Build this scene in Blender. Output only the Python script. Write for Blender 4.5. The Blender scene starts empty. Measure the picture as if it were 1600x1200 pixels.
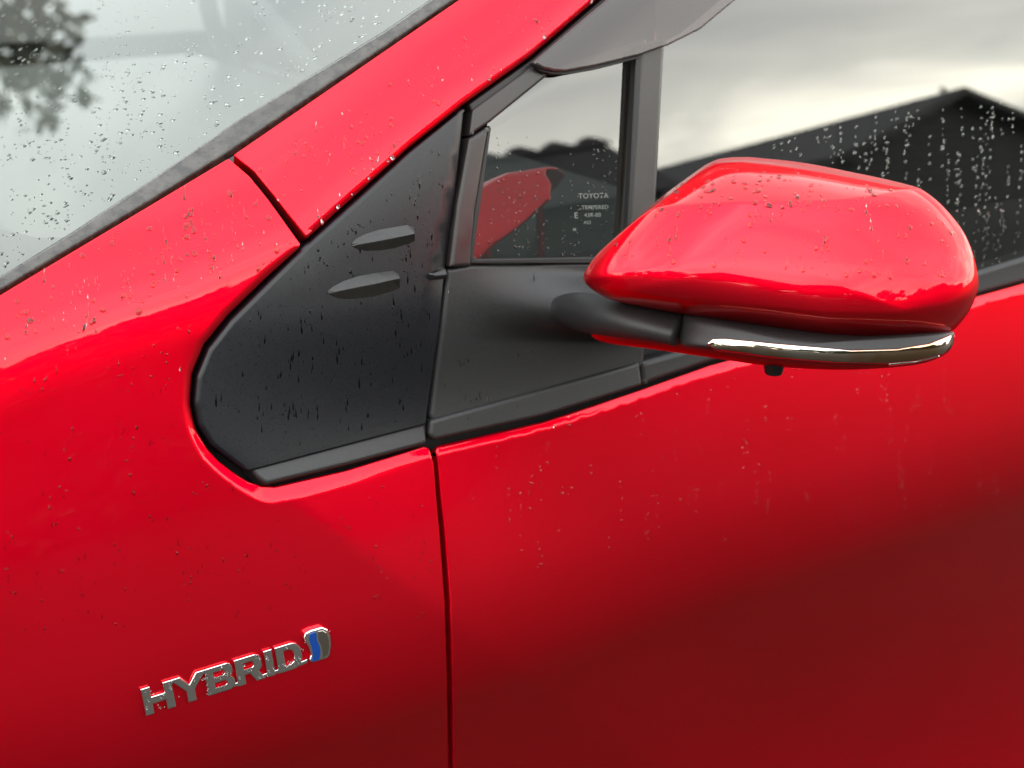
import bpy, bmesh, math, random
import numpy as np
from mathutils import Vector
from mathutils.bvhtree import BVHTree
from mathutils.geometry import delaunay_2d_cdt
random.seed(7); rng = np.random.default_rng(7)
scn = bpy.context.scene
COL = scn.collection

# ------------------------------------------------------------------ camera
F = 2311.0                       # focal length in photo pixels (photo 1600 wide)
TH, PH = math.radians(32), math.radians(20)
C = np.array([0, -.85, 1.33])
fw = np.array([math.sin(TH)*math.cos(PH), math.cos(TH)*math.cos(PH), -math.sin(PH)])
rt = np.array([math.cos(TH), -math.sin(TH), 0.0])
upv = np.cross(rt, fw)
cd = bpy.data.cameras.new('camera'); cam = bpy.data.objects.new('camera', cd); COL.objects.link(cam)
cam.location = C
cam.rotation_euler = (math.pi/2-PH, 0, -TH)
cd.sensor_width = 36; cd.lens = 36*F/1600; cd.clip_start = .02; cd.clip_end = 400
cd.dof.use_dof = True; cd.dof.focus_distance = .99; cd.dof.aperture_fstop = 7.5
scn.camera = cam

# ------------------------------------------------------------------ sky and sun (overcast, bright band low down)
SUN_EL, SUN_AZ = math.radians(38), math.radians(-62)      # azimuth measured from +X
W = bpy.data.worlds.new('World'); scn.world = W; W.use_nodes = True
nt = W.node_tree; nt.nodes.clear()
def N(t, **k):
    n = nt.nodes.new(t)
    for a, b in k.items(): setattr(n, a, b)
    return n
def LK(a, b): nt.links.new(a, b)
out = N('ShaderNodeOutputWorld'); bg = N('ShaderNodeBackground'); LK(bg.outputs[0], out.inputs[0])
bg.inputs[1].default_value = .12
sky = N('ShaderNodeTexSky', sky_type='NISHITA'); sky.sun_disc = False
sky.sun_elevation = SUN_EL; sky.sun_rotation = math.pi/2-SUN_AZ
tc = N('ShaderNodeTexCoord'); sep = N('ShaderNodeSeparateXYZ'); LK(tc.outputs['Generated'], sep.inputs[0])
zc = N('ShaderNodeMath', operation='MAXIMUM'); LK(sep.outputs[2], zc.inputs[0]); zc.inputs[1].default_value = 0
za = N('ShaderNodeMath', operation='ADD'); LK(zc.outputs[0], za.inputs[0]); za.inputs[1].default_value = .16
dv = N('ShaderNodeVectorMath', operation='DIVIDE'); LK(tc.outputs['Generated'], dv.inputs[0])
cb = N('ShaderNodeCombineXYZ')
for i in range(3): LK(za.outputs[0], cb.inputs[i])
LK(cb.outputs[0], dv.inputs[1])
mp = N('ShaderNodeMapping'); mp.inputs['Scale'].default_value = (1.0, 1.5, .4); mp.inputs['Rotation'].default_value = (0, 0, .7)
mp.inputs['Location'].default_value = (3.1, 1.4, 0)
LK(dv.outputs[0], mp.inputs[0])
nz = N('ShaderNodeTexNoise'); nz.inputs['Scale'].default_value = 1.15; nz.inputs['Detail'].default_value = 6; nz.inputs['Roughness'].default_value = .48
nz.inputs['Distortion'].default_value = .5
LK(mp.outputs[0], nz.inputs[0])
cr = N('ShaderNodeValToRGB'); LK(nz.outputs['Fac'], cr.inputs[0])
e = cr.color_ramp.elements
e[0].position = .30; e[0].color = (.46, .47, .49, 1)
e[1].position = .66; e[1].color = (1.0, .985, .93, 1)
m = cr.color_ramp.elements.new(.5); m.color = (.62, .63, .62, 1)
# brightness by height: a creamy bright band low over the horizon, greyer overhead
cr2 = N('ShaderNodeValToRGB'); LK(sep.outputs[2], cr2.inputs[0]); e = cr2.color_ramp.elements
e[0].position = 0; e[0].color = (.80, .78, .70, 1)
e[1].position = 1; e[1].color = (.47, .49, .53, 1)
for p, c in ((.06, (.95, .92, .80)), (.13, (1.1, 1.07, .95)), (.19, (.92, .90, .82)), (.26, (.70, .70, .68)), (.36, (.70, .71, .70)), (.55, (.60, .61, .62)), (.85, (.50, .52, .56))):
    q = cr2.color_ramp.elements.new(p); q.color = (*c, 1)
mu = N('ShaderNodeMix', data_type='RGBA', blend_type='MULTIPLY'); mu.inputs[0].default_value = 1
LK(cr.outputs[0], mu.inputs[6]); LK(cr2.outputs[0], mu.inputs[7])
sc_ = N('ShaderNodeVectorMath', operation='SCALE'); LK(mu.outputs[2], sc_.inputs[0]); sc_.inputs['Scale'].default_value = 68
mx = N('ShaderNodeMix', data_type='RGBA'); mx.inputs[0].default_value = .94
LK(sky.outputs[0], mx.inputs[6]); LK(sc_.outputs[0], mx.inputs[7]); LK(mx.outputs[2], bg.inputs[0])
sd = bpy.data.lights.new('sun', 'SUN'); sd.energy = .6; sd.angle = math.radians(120); sd.color = (1, .95, .86)
so = bpy.data.objects.new('sun', sd); COL.objects.link(so)
sdir = Vector((math.cos(SUN_EL)*math.cos(SUN_AZ), math.cos(SUN_EL)*math.sin(SUN_AZ), math.sin(SUN_EL)))
so.rotation_euler = sdir.to_track_quat('Z', 'Y').to_euler()
scn.view_settings.view_transform = 'Standard'; scn.view_settings.look = 'None'
scn.view_settings.exposure = 0.16; scn.view_settings.gamma = 1; scn.view_settings.use_curve_mapping = False
scn.cycles.use_denoising = True; scn.cycles.max_bounces = 10; scn.cycles.transparent_max_bounces = 16
scn.cycles.caustics_reflective = False; scn.cycles.caustics_refractive = True

# ------------------------------------------------------------------ materials
def mat(name, base=(.5, .5, .5), rough=.5, metal=0, coat=0, ior=1.5, spec=None, **kw):
    m = bpy.data.materials.new(name); m.use_nodes = True
    b = m.node_tree.nodes['Principled BSDF']
    b.inputs['Base Color'].default_value = (*base, 1); b.inputs['Roughness'].default_value = rough
    b.inputs['Metallic'].default_value = metal; b.inputs['IOR'].default_value = ior
    b.inputs['Coat Weight'].default_value = coat; b.inputs['Coat Roughness'].default_value = kw.get('coat_rough', .01)
    if 'coat_ior' in kw: b.inputs['Coat IOR'].default_value = kw['coat_ior']
    if spec is not None: b.inputs['Specular IOR Level'].default_value = spec
    return m
def noise_bump(m, scale, strength, dist=.0005, detail=3, color=None, cscale=None, rough=None):
    t = m.node_tree; b = t.nodes['Principled BSDF']
    c = t.nodes.new('ShaderNodeTexCoord'); n = t.nodes.new('ShaderNodeTexNoise'); n.inputs['Scale'].default_value = scale
    n.inputs['Detail'].default_value = detail; t.links.new(c.outputs['Object'], n.inputs[0])
    if strength:
        bp = t.nodes.new('ShaderNodeBump'); bp.inputs['Strength'].default_value = strength; bp.inputs['Distance'].default_value = dist
        t.links.new(n.outputs['Fac'], bp.inputs['Height']); t.links.new(bp.outputs[0], b.inputs['Normal'])
    n2 = n
    if cscale:
        n2 = t.nodes.new('ShaderNodeTexNoise'); n2.inputs['Scale'].default_value = cscale; n2.inputs['Detail'].default_value = 5
        n2.inputs['Roughness'].default_value = .6
        t.links.new(c.outputs['Object'], n2.inputs[0])
    if color:
        r = t.nodes.new('ShaderNodeValToRGB'); t.links.new(n2.outputs['Fac'], r.inputs[0])
        r.color_ramp.elements[0].position = .35; r.color_ramp.elements[1].position = .65
        r.color_ramp.elements[0].color = (*color[0], 1); r.color_ramp.elements[1].color = (*color[1], 1)
        t.links.new(r.outputs[0], b.inputs['Base Color'])
    if rough:
        mr = t.nodes.new('ShaderNodeMapRange'); t.links.new(n2.outputs['Fac'], mr.inputs[0])
        mr.inputs[1].default_value = .3; mr.inputs[2].default_value = .7
        mr.inputs[3].default_value = rough[0]; mr.inputs[4].default_value = rough[1]
        t.links.new(mr.outputs[0], b.inputs['Roughness'])
    return m
M = {}
M['paint'] = mat('red_paint', (.8, .0, .01), .36, .85, .74, spec=0, coat_ior=1.46, coat_rough=.012)
M['paint'].node_tree.nodes['Principled BSDF'].inputs['Specular Tint'].default_value = (.8, .0, .02, 1)
noise_bump(M['paint'], 40, 0, color=((.84, .0002, .014), (.89, .0004, .019)), cscale=6)
M['black'] = noise_bump(mat('black_plastic', (.016, .016, .019), .38, spec=.5), 2600, .25, .0003, color=((.003, .003, .004), (.009, .0095, .013)), cscale=1100, rough=(.26, .40))
M['greyblack'] = noise_bump(mat('textured_black_plastic', (.03, .03, .03), .5), 2200, .35, .0003, color=((.017, .0165, .017), (.024, .023, .023)), cscale=500, rough=(.42, .52))
M['satin'] = noise_bump(mat('satin_black_frame', (.02, .02, .022), .33), 1500, .08, .0002, color=((.022, .0175, .0165), (.036, .029, .027)), cscale=30, rough=(.26, .42))
M['finmat'] = noise_bump(mat('moulded_fin_plastic', (.02, .02, .02), .3), 1800, .15, .0002, color=((.020, .019, .017), (.030, .028, .025)), cscale=300, rough=(.30, .42))
M['rubber'] = mat('black_rubber', (.008, .008, .008), .55)
M['trim'] = noise_bump(mat('wet_trim', (.03, .03, .028), .35), 260, .7, .0009, detail=4, color=((.040, .038, .034), (.085, .078, .068)), cscale=110, rough=(.15, .42))
M['chrome'] = mat('chrome', (.88, .87, .86), .14, 1)
M['chromedark'] = mat('smoked_lens_chrome', (.55, .50, .43), .07, 1)
M['lamp'] = noise_bump(mat('lamp_chrome_behind_clear_lens', (.55, .50, .43), .05, 1), 10, 0, color=((.62, .40, .24), (.80, .76, .70)), cscale=26)  # brown and gold mottle stands in for reflections in the chrome
M['blue'] = mat('blue_enamel', (.005, .06, .33), .2, .3, 1)
M['dark'] = mat('gap_shade_black', (.004, .004, .004), .8)  # black that paints the shade behind the panel gaps
M['cabin'] = mat('cabin_fabric', (.014, .014, .015), .85)
M['dash'] = mat('dashboard_vinyl', (.085, .09, .086), .6)
M['print'] = mat('glass_print', (.15, .155, .14), .7)
def glass(name, ior, tint, rough=.0, diff=None, gcol=(1, 1, 1)):
    m = bpy.data.materials.new(name); m.use_nodes = True; t = m.node_tree; t.nodes.clear()
    o = t.nodes.new('ShaderNodeOutputMaterial'); mixn = t.nodes.new('ShaderNodeMixShader'); tr = t.nodes.new('ShaderNodeBsdfTransparent')
    gl = t.nodes.new('ShaderNodeBsdfGlossy'); fr = t.nodes.new('ShaderNodeFresnel'); fr.inputs[0].default_value = ior
    gl.inputs[0].default_value = (*gcol, 1)
    tr.inputs[0].default_value = (*tint, 1); gl.inputs['Roughness'].default_value = rough
    t.links.new(fr.outputs[0], mixn.inputs[0]); t.links.new(gl.outputs[0], mixn.inputs[2])
    if diff:
        df = t.nodes.new('ShaderNodeBsdfDiffuse'); df.inputs[0].default_value = (*diff[1], 1)
        m2 = t.nodes.new('ShaderNodeMixShader'); m2.inputs[0].default_value = diff[0]
        t.links.new(tr.outputs[0], m2.inputs[1]); t.links.new(df.outputs[0], m2.inputs[2]); t.links.new(m2.outputs[0], mixn.inputs[1])
    else: t.links.new(tr.outputs[0], mixn.inputs[1])
    t.links.new(mixn.outputs[0], o.inputs[0]); return m
M['waterdark'] = glass('water_film', 1.33, (.33, .33, .33))  # grey tint stands in for the sheen lost under wet streaks
M['waterclear'] = glass('water_bead', 1.45, (.95, .95, .95))
M['waterpaint'] = glass('water_on_paint', 1.38, (.62, .60, .60))  # tint darkens the drops in place of the reflections they cover
M['glass'] = glass('side_glass', 1.95, (.30, .33, .31))
M['wsglass'] = glass('windscreen_glass', 1.51, (.60, .65, .64), gcol=(.87, .92, .905))
M['smoke'] = glass('smoked_acrylic', 1.55, (.34, .28, .27), .10, (.36, (.10, .078, .074)))
M['mglass'] = mat('dimmed_mirror_silver', (.16, .16, .17), .01, 1)
M['water'] = glass('water', 1.26, (.74, .75, .75))  # grey tint imitates the darker view refracted through each drop

# ------------------------------------------------------------------ object helpers
def link(o, parent=None, name=None):
    COL.objects.link(o)
    if parent is not None: o.parent = parent
    return o
def empty(name, label=None, cat=None, group=None, loc=(0, 0, 0)):
    o = bpy.data.objects.new(name, None); o.location = loc; o.empty_display_size = .1; COL.objects.link(o)
    if label: o['label'] = label
    if cat: o['category'] = cat
    if group: o['group'] = group
    return o
def mesh_obj(name, verts, faces, m, parent=None, normals=None, smooth=True):
    me = bpy.data.meshes.new(name); me.from_pydata([tuple(map(float, v)) for v in verts], [], [tuple(map(int, f)) for f in faces])
    me.validate(); me.materials.append(m)
    if smooth: me.polygons.foreach_set('use_smooth', [True]*len(me.polygons))
    me.update()
    if normals is not None and len(me.vertices) == len(verts):
        me.normals_split_custom_set_from_vertices([tuple(map(float, n)) for n in normals])
    o = bpy.data.objects.new(name, me); link(o, parent)
    if parent is not None and parent.type == 'EMPTY': o.matrix_parent_inverse = parent.matrix_basis.inverted()
    return o
def box(name, lo, hi, m, parent=None, bevel=0.0, rz=0):
    bm = bmesh.new(); bmesh.ops.create_cube(bm, size=1)
    s = [hi[i]-lo[i] for i in range(3)]; c = Vector([(hi[i]+lo[i])/2 for i in range(3)])
    for v in bm.verts: v.co = Vector((v.co.x*s[0], v.co.y*s[1], v.co.z*s[2]))+c
    if bevel: bmesh.ops.bevel(bm, geom=bm.edges[:], offset=bevel, segments=3, profile=.6, affect='EDGES')
    me = bpy.data.meshes.new(name); bm.to_mesh(me); bm.free(); me.materials.append(m)
    o = bpy.data.objects.new(name, me); link(o, parent); return o

# ------------------------------------------------------------------ surfaces of the car
def ray(p):
    p = np.atleast_2d(np.asarray(p, float)); a = (p[:, 0]-800)/F; b = (600-p[:, 1])/F
    return fw+a[:, None]*rt+b[:, None]*upv
def proj(P):
    q = np.atleast_2d(P)-C; d = q@fw
    return np.stack([800+F*(q@rt)/d, 600-F*(q@upv)/d], 1)
def sst(a, b, x):
    t = np.clip((x-a)/(b-a), 0, 1); return t*t*(3-2*t)
# cross-section of the body side: tilt of the surface (degrees above horizontal) against height
ZT = np.linspace(-.2, 2.0, 2201)
EZ = np.interp(ZT, [-.2, .15, .35, .55, .70, .76, .82, .88, .94, 1.03, 1.1, 1.2, 1.35, 2.0], [3, 2, -12, -25, -29, -7, 6, 8.5, 10, 10.5, 11.5, 12.5, 14, 24])
kk = np.hanning(61); kk /= kk.sum(); EZ = np.convolve(np.pad(EZ, 30, 'edge'), kk, 'valid')
YZ = np.concatenate([[0], np.cumsum(np.tan(np.radians((EZ[1:]+EZ[:-1])/2))*(ZT[1]-ZT[0]))]); YZ -= np.interp(.8, ZT, YZ)
def Slow(x, z): return np.interp(z, ZT, YZ)
def hit_f(f, p, off=0, it=30):
    d = ray(p); t = .85/np.maximum(d[:, 1], .2)
    for i in range(it):
        P = C+d*t[:, None]; g = P[:, 1]-f(P[:, 0], P[:, 2])-off
        P2 = C+d*(t+1e-4)[:, None]; g2 = P2[:, 1]-f(P2[:, 0], P2[:, 2])-off
        t = t-np.clip(g/np.where(abs(g2-g) < 1e-9, 1e-9, (g2-g)/1e-4), -.2, .2)
    return C+d*t[:, None]
SH = hit_f(Slow, [(-500, 800), (0, 572), (160, 508), (300, 462), (477, 383), (560, 310), (728, 168), (835, 90), (935, 0), (1250, -230)])
SX, SZ = SH[:, 0], SH[:, 2]
def line_dist(X, Z, x, z):
    best = np.full(np.shape(x), 9.); sg = np.zeros(np.shape(x))
    for i in range(len(X)-1):
        ax, az, bx, bz = X[i], Z[i], X[i+1], Z[i+1]; L2 = (bx-ax)**2+(bz-az)**2
        t = ((x-ax)*(bx-ax)+(z-az)*(bz-az))/L2
        if i > 0: t = np.maximum(t, 0)
        if i < len(X)-2: t = np.minimum(t, 1)
        dx = x-(ax+t*(bx-ax)); dz = z-(az+t*(bz-az)); dd = np.hypot(dx, dz)
        s = np.where((bx-ax)*(z-az)-(bz-az)*(x-ax) > 0, 1, -1)
        m = dd < best; best = np.where(m, dd, best); sg = np.where(m, s, sg)
    return best*sg
RT = np.linspace(-.1, .6, 1401); RS = np.tan(np.radians(np.interp(RT, [-.03, 0, .02, .05, .1, .6], [0, 6, 27, 46, 54, 60])))
kk = np.hanning(21); kk /= kk.sum(); RS = np.convolve(np.pad(RS, 10, 'edge'), kk, 'valid')
RY = np.concatenate([[0], np.cumsum((RS[1:]+RS[:-1])/2*.0005)])
# flank crease running from the corner of the black cover down to the door gap
CR = hit_f(Slow, [(418, 762), (700, 975)]); CX, CZ = CR[:, 0], CR[:, 2]
QT = np.linspace(-.2, .6, 1601); QS = .095*sst(-.003, .010, QT)*(1-sst(.05, .17, QT))
QY = np.concatenate([[0], np.cumsum((QS[1:]+QS[:-1])/2*.0005)])
def S(x, z):
    x = np.asarray(x, float); z = np.asarray(z, float)
    q = line_dist(CX, CZ, x, z)
    fade = sst(CX[0]-.10, CX[0]+.02, x)
    # soft hollow ahead of the cover and gentle swell of the wheel arch
    hol = -.0016*np.exp(-((x-.10)/.11)**2-((z-.90)/.055)**2) + .002*np.exp(-((x-.05)/.12)**2-((z-.80)/.07)**2)*(-1)
    return Slow(x, z)+np.interp(line_dist(SX, SZ, x, z), RT, RY)+np.interp(q, QT, QY)*fade*(1-sst(.935, 1.035, z))+hol
def spl_open(pts, per=6):
    P = np.array(pts, float); n = len(P); o = []
    for i in range(n-1):
        p0, p1, p2, p3 = P[max(i-1, 0)], P[i], P[i+1], P[min(i+2, n-1)]
        for k in range(per):
            t = k/per; o.append(tuple(.5*((2*p1)+(-p0+p2)*t+(2*p0-5*p1+4*p2-p3)*t*t+(-p0+3*p1-3*p2+p3)*t**3)))
    return o+[tuple(P[-1])]
LPS = spl_open([(284, 600), (286, 640), (295, 678), (315, 714), (350, 748), (388, 774), (415, 785), (445, 783), (540, 759), (672, 722), (850, 681), (1003, 632), (1110, 595), (1300, 543), (1528, 486), (1600, 466), (2300, 290)])
LPp = hit_f(Slow, [(284, 600), (288, 640), (297, 678), (316, 712), (356, 750), (410, 784), (432, 788), (540, 759), (672, 722), (850, 681), (1003, 632), (1110, 595), (1300, 543), (1528, 486), (1600, 466), (2300, 290)])
ZL = hit_f(Slow, [(284, 600), (288, 640)])[:, 2]
LPp = hit_f(Slow, LPS)
def S_lip(x, z):
    d = line_dist(LPp[:, 0], LPp[:, 2], np.asarray(x, float), np.asarray(z, float))
    d = np.clip(d, 0, .016); g = np.where(d < .002, d*d/.004, d-.001)
    return S(x, z)+g*.55*(1-sst(ZL[1]-.01, ZL[0]+.03, z)+sst(.55, .7, x)*sst(ZL[1]-.01, ZL[0]+.03, z))
class SurfF:
    def __init__(s, f): s.f = f
    def hit(s, p, off=0):
        P = hit_f(s.f, p, off); x, z = P[:, 0], P[:, 2]; e = 1.5e-3; f = s.f
        n = np.stack([(f(x+e, z)-f(x-e, z))/(2*e), -np.ones(len(x)), (f(x, z+e)-f(x, z-e))/(2*e)], 1)
        return P, n/np.linalg.norm(n, axis=1)[:, None]
def edge_px(xs, zs):
    xs = np.array(xs, float); zs = np.array(zs, float); p = proj(np.stack([xs, S(xs, zs), zs], 1)); return [(a, b) for a, b in p]
class SurfPlane:
    def __init__(s, P0, n, curve=None): s.P0 = P0; s.n = n/np.linalg.norm(n)
    def hit(s, p, off=0):
        d = ray(p); P0 = s.P0-s.n*off
        t = ((P0-C)@s.n)/(d@s.n); return C+d*t[:, None], np.tile(s.n, (len(d), 1))
class SurfMesh:
    def __init__(s, V, Fc, NV): s.V = V; s.F = Fc; s.N = NV; s.b = BVHTree.FromPolygons([Vector(v) for v in V], Fc)
    def hit(s, p, off=0):
        P = []; Nn = []
        for d in ray(p):
            d = Vector(d).normalized(); loc, nn, idx, dist = s.b.ray_cast(Vector(C), d)
            if loc is None:
                # nearest surface point to the ray at the object's depth
                q = Vector(C)+d*(((O-C)@Mv)/(np.array(d)@Mv)); loc, nn, idx, dist = s.b.find_nearest(q)
            f = s.F[idx]; w = np.array([1/((Vector(s.V[i])-loc).length+1e-5) for i in f]); w /= w.sum()
            n = (w[:, None]*s.N[list(f)]).sum(0); n /= np.linalg.norm(n)
            P.append(np.array(loc)-n*off); Nn.append(n)
        return np.array(P), np.array(Nn)
    depth = .95
SS = SurfF(S)
LPX = [(284, 600), (288, 640), (297, 678), (316, 712), (356, 750), (410, 784), (432, 788), (540, 759), (672, 722), (850, 681), (1003, 632), (1110, 595), (1300, 543), (1528, 486), (1600, 466), (2300, 290)]
def shift_up(l, k):
    a = np.array(l, float); t = np.gradient(a, axis=0); t /= np.linalg.norm(t, axis=1)[:, None]
    return [(p[0]+n[1]*k, p[1]-n[0]*k) for p, n in zip(a, t)]
T3 = hit_f(S, [(0, 460), (360, 245), (710, 0)])
al = T3[2]-T3[0]; al /= np.linalg.norm(al)
wn = np.cross(al, np.array([-.22, .97, .03])); wn /= np.linalg.norm(wn)
SW = SurfPlane(T3[0], wn)

def resample(poly, step=6):
    pts = [(p[0], p[1], p[2] if len(p) > 2 else None) for p in poly]; o = []
    for i in range(len(pts)):
        a, b = pts[i], pts[(i+1) % len(pts)]; L = math.hypot(b[0]-a[0], b[1]-a[1]); n = max(1, int(L/step))
        ra = a[2]; rb = b[2]
        for k in range(n):
            t = k/n; o.append((a[0]+(b[0]-a[0])*t, a[1]+(b[1]-a[1])*t, ra+(rb-ra)*t))
    return np.array(o)
def round_poly(poly, rad):
    """cut corners sharper than 25 degrees with a small arc of rad pixels"""
    o = []; n = len(poly)
    for i in range(n):
        a = np.array(poly[i-1][:2], float); b = np.array(poly[i][:2], float); c = np.array(poly[(i+1) % n][:2], float)
        u = a-b; v = c-b; lu = np.linalg.norm(u); lv = np.linalg.norm(v); u /= lu; v /= lv
        ang = math.degrees(math.acos(np.clip(-(u@v), -1, 1))); rest = tuple(poly[i][2:])
        if ang < 22: o.append((*b, *rest)); continue
        r = min(rad, lu*.4, lv*.4)
        for t in (0, .25, .5, .75, 1):
            p = (1-t)**2*(b+u*r)+2*t*(1-t)*b+t*t*(b+v*r); o.append((*p, *rest))
    return o
def inside(poly, pts):
    x, y = pts[:, 0], pts[:, 1]; r = np.zeros(len(pts), bool); n = len(poly)
    for i in range(n):
        x1, y1 = poly[i][:2]; x2, y2 = poly[(i+1) % n][:2]
        if y1 == y2: continue
        c = ((y1 > y) != (y2 > y)) & (x < (x2-x1)*(y-y1)/(y2-y1)+x1); r ^= c
    return r
def panel(name, poly, surf, m, parent, r=.0015, depth=.008, off=0, step=10, corner=4, K=4, estep=6, kind=None, back=False, lines=()):
    poly = [(p[0], p[1], p[2] if len(p) > 2 else r) for p in poly]
    B = resample(round_poly(poly, corner), estep)
    area = np.sum(B[:, 0]*np.roll(B[:, 1], -1)-np.roll(B[:, 0], -1)*B[:, 1])
    if area < 0: B = B[::-1]
    t = np.roll(B[:, :2], -1, 0)-np.roll(B[:, :2], 1, 0); t /= np.linalg.norm(t, axis=1)[:, None]+1e-9
    nin = np.stack([-t[:, 1], t[:, 0]], 1)
    P0, N0 = surf.hit(B[:, :2], off); dep = (P0-C)@fw
    rp = B[:, 2]*F/dep
    I = B[:, :2]+nin*rp[:, None]
    # keep the inset loop clean
    n = len(B)
    x0, y0 = B[:, :2].min(0); x1, y1 = B[:, :2].max(0)
    gx, gy = np.meshgrid(np.arange(x0+step/2, x1, step), np.arange(y0+step/2, y1, step)); G = np.stack([gx.ravel(), gy.ravel()], 1)
    G[:, 0] += (np.arange(len(G)) % 2)*.01
    G = G[inside(I, G)]
    if len(G):
        keep = np.ones(len(G), bool)
        for s in range(0, len(G), 4000):
            g = G[s:s+4000]; d = np.min(np.hypot(g[:, None, 0]-I[None, :, 0], g[:, None, 1]-I[None, :, 1]), 1); keep[s:s+4000] = d > min(step, estep)*.55
        G = G[keep]
    for chain in lines:
        ch = resample([(a_, b_, 0) for a_, b_ in chain], 5)[:, :2]; ch = ch[:max(1, len(ch)-int(math.hypot(chain[0][0]-chain[-1][0], chain[0][1]-chain[-1][1])/5))]
        ch = ch[inside(I, ch)]
        if len(ch) and len(G):
            dd = np.concatenate([np.min(np.hypot(G[q:q+4000, None, 0]-ch[None, :, 0], G[q:q+4000, None, 1]-ch[None, :, 1]), 1) for q in range(0, len(G), 4000)])
            G = np.vstack([G[dd > 3.2], ch])
    allp = np.vstack([I, G]) if len(G) else I
    vs, es, fs, ov, oe, of = delaunay_2d_cdt([Vector(p) for p in allp], [], [list(range(n))], 1, 1e-5)
    vs = np.array([tuple(v) for v in vs]); Pm, Nm = surf.hit(vs, off)
    mp_ = {}
    for k, l in enumerate(ov):
        for q in l:
            mp_[q] = k
    V = [Pm]; NN = [Nm]; faces = []
    for f in fs:
        f = list(f); a, b, c = Pm[f[0]], Pm[f[1]], Pm[f[2]]
        if np.dot(np.cross(b-a, c-a), Nm[f[0]]) < 0: f = f[::-1]
        faces.append(tuple(f))
    base = len(vs); prev = [mp_.get(i, 0) for i in range(n)]
    PI, NI = surf.hit(I, off)
    Tn = P0-PI; Tn -= (Tn*NI).sum(1)[:, None]*NI; ln = np.linalg.norm(Tn, axis=1)[:, None]; Tn = Tn/np.maximum(ln, 1e-9)
    rr = B[:, 2]
    for k in range(1, K+2):
        if k <= K:
            a = k/K*math.pi/2; Pk = PI+Tn*(ln*math.sin(a))-NI*(rr*(1-math.cos(a)))[:, None]; Nk = NI*math.cos(a)+Tn*math.sin(a)
        else:
            Pk = PI+Tn*ln-NI*(rr+depth)[:, None]; Nk = Tn
        V.append(Pk); NN.append(Nk); cur = [base+i for i in range(n)]; base += n
        for i in range(n):
            j = (i+1) % n; q = [prev[i], cur[i], cur[j], prev[j]]
            if len(set(q)) == 4: faces.append(tuple(q))
        prev = cur
    V = np.vstack(V); NN = np.vstack(NN)
    # orient the rim like the face
    fx = []
    for f in faces:
        if len(f) == 4:
            a, b, c = V[f[0]], V[f[1]], V[f[2]]; nn = np.cross(b-a, c-a)
            if np.dot(nn, NN[f[1]]+NN[f[0]]) < 0: f = f[::-1]
        fx.append(f)
    if back:
        fx.append(tuple(prev))
    o = mesh_obj(name, V, fx, m, parent, NN)
    if kind: o['kind'] = kind
    return o

LIPL = [LPS, shift_up(LPS, 2.5), shift_up(LPS, 5), shift_up(LPS, -3)]
# ------------------------------------------------------------------ the car
car = empty('car', 'glossy red car with rain drops, black corner cover and door mirror, filling the whole picture', 'car', loc=(.9, .9, 0))
R7 = .0075; R9 = .0095
fender = panel('fender', [(-500, 762, .0015), (0, 460, .0015), (357, 246, .0015), (390, 274, .0015), (420, 311, .0015), (471, 382, .0015),
    (466, 391, .005), (420, 435, R7), (360, 494, R7), (324, 539, R7), (306, 586, R7), (302, 630, .005), (308, 668, .003), (326, 701, .002), (344, 720, .002), (366, 737, .002), (388, 751, .002),
    (410, 758, .002), (430, 759, .002), (540, 734, .002), (664, 696, .002), (672, 700, .002), (679, 725, .0015), (683, 780, .0015), (688, 832, .0015), (696, 940, .0015), (700, 1070, .0015),
    (702, 1200, .0015), (703, 1600, .0015), (-500, 1600, .0015)], SurfF(S_lip), M['paint'], car, depth=.012, step=9, lines=LIPL)
pillar = panel('windscreen_pillar', [(364, 241, .0015), (712, 2, .0015), (1010, -202, .002), (1200, -210, .005), (940, -6, .006), (833, 86, .006), (727, 161, .006),
    (640, 230, .006), (560, 302, .006), (481, 373, .006), (476, 369, .0015), (427, 305, .0015), (397, 268, .0015)], SS, M['paint'], car, depth=.012, step=9)
DOOR_B = edge_px([1.95, 1.95, 1.95, 1.6, 1.2, .9, .62, .50], [.85, .5, .04, .04, .04, .04, .04, .06])
print('DB', [(int(a), int(b)) for a, b in DOOR_B], edge_px([1.5, 1.95], [.97, .97]))
door = panel('door_panel', [(686, 694, .005), (850, 658, .002), (1003, 608, .002), (1110, 570, .002), (1300, 519, .002), (1528, 462, .002), (1600, 442, .002), (1960, 349, .002),
    *[(a, b, .002) for a, b in DOOR_B], (712, 1590, .0015), (709, 1200, .0015), (708, 1070, .0015), (704, 940, .0015), (696, 832, .0015), (690, 780, .0015), (685, 722, .0015), (681, 702, .002)],
    SurfF(S_lip), M['paint'], car, depth=.012, step=10, lines=LIPL)
# near-black sheet behind the gaps, stops light leaks and stands for their shade
panel('gap_shade_sheet', [(-520, 790), (360, 270), (730, 20), (1000, -200), (1190, -200), (925, 20), (740, 180), (732, 420), (1020, 430), (1530, 440), (1900, 390), (1700, 1000), (1500, 1400), (900, 1500), (-520, 1500)], SS, M['dark'], car, off=.022, step=30, depth=.002, r=.0005)

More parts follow.
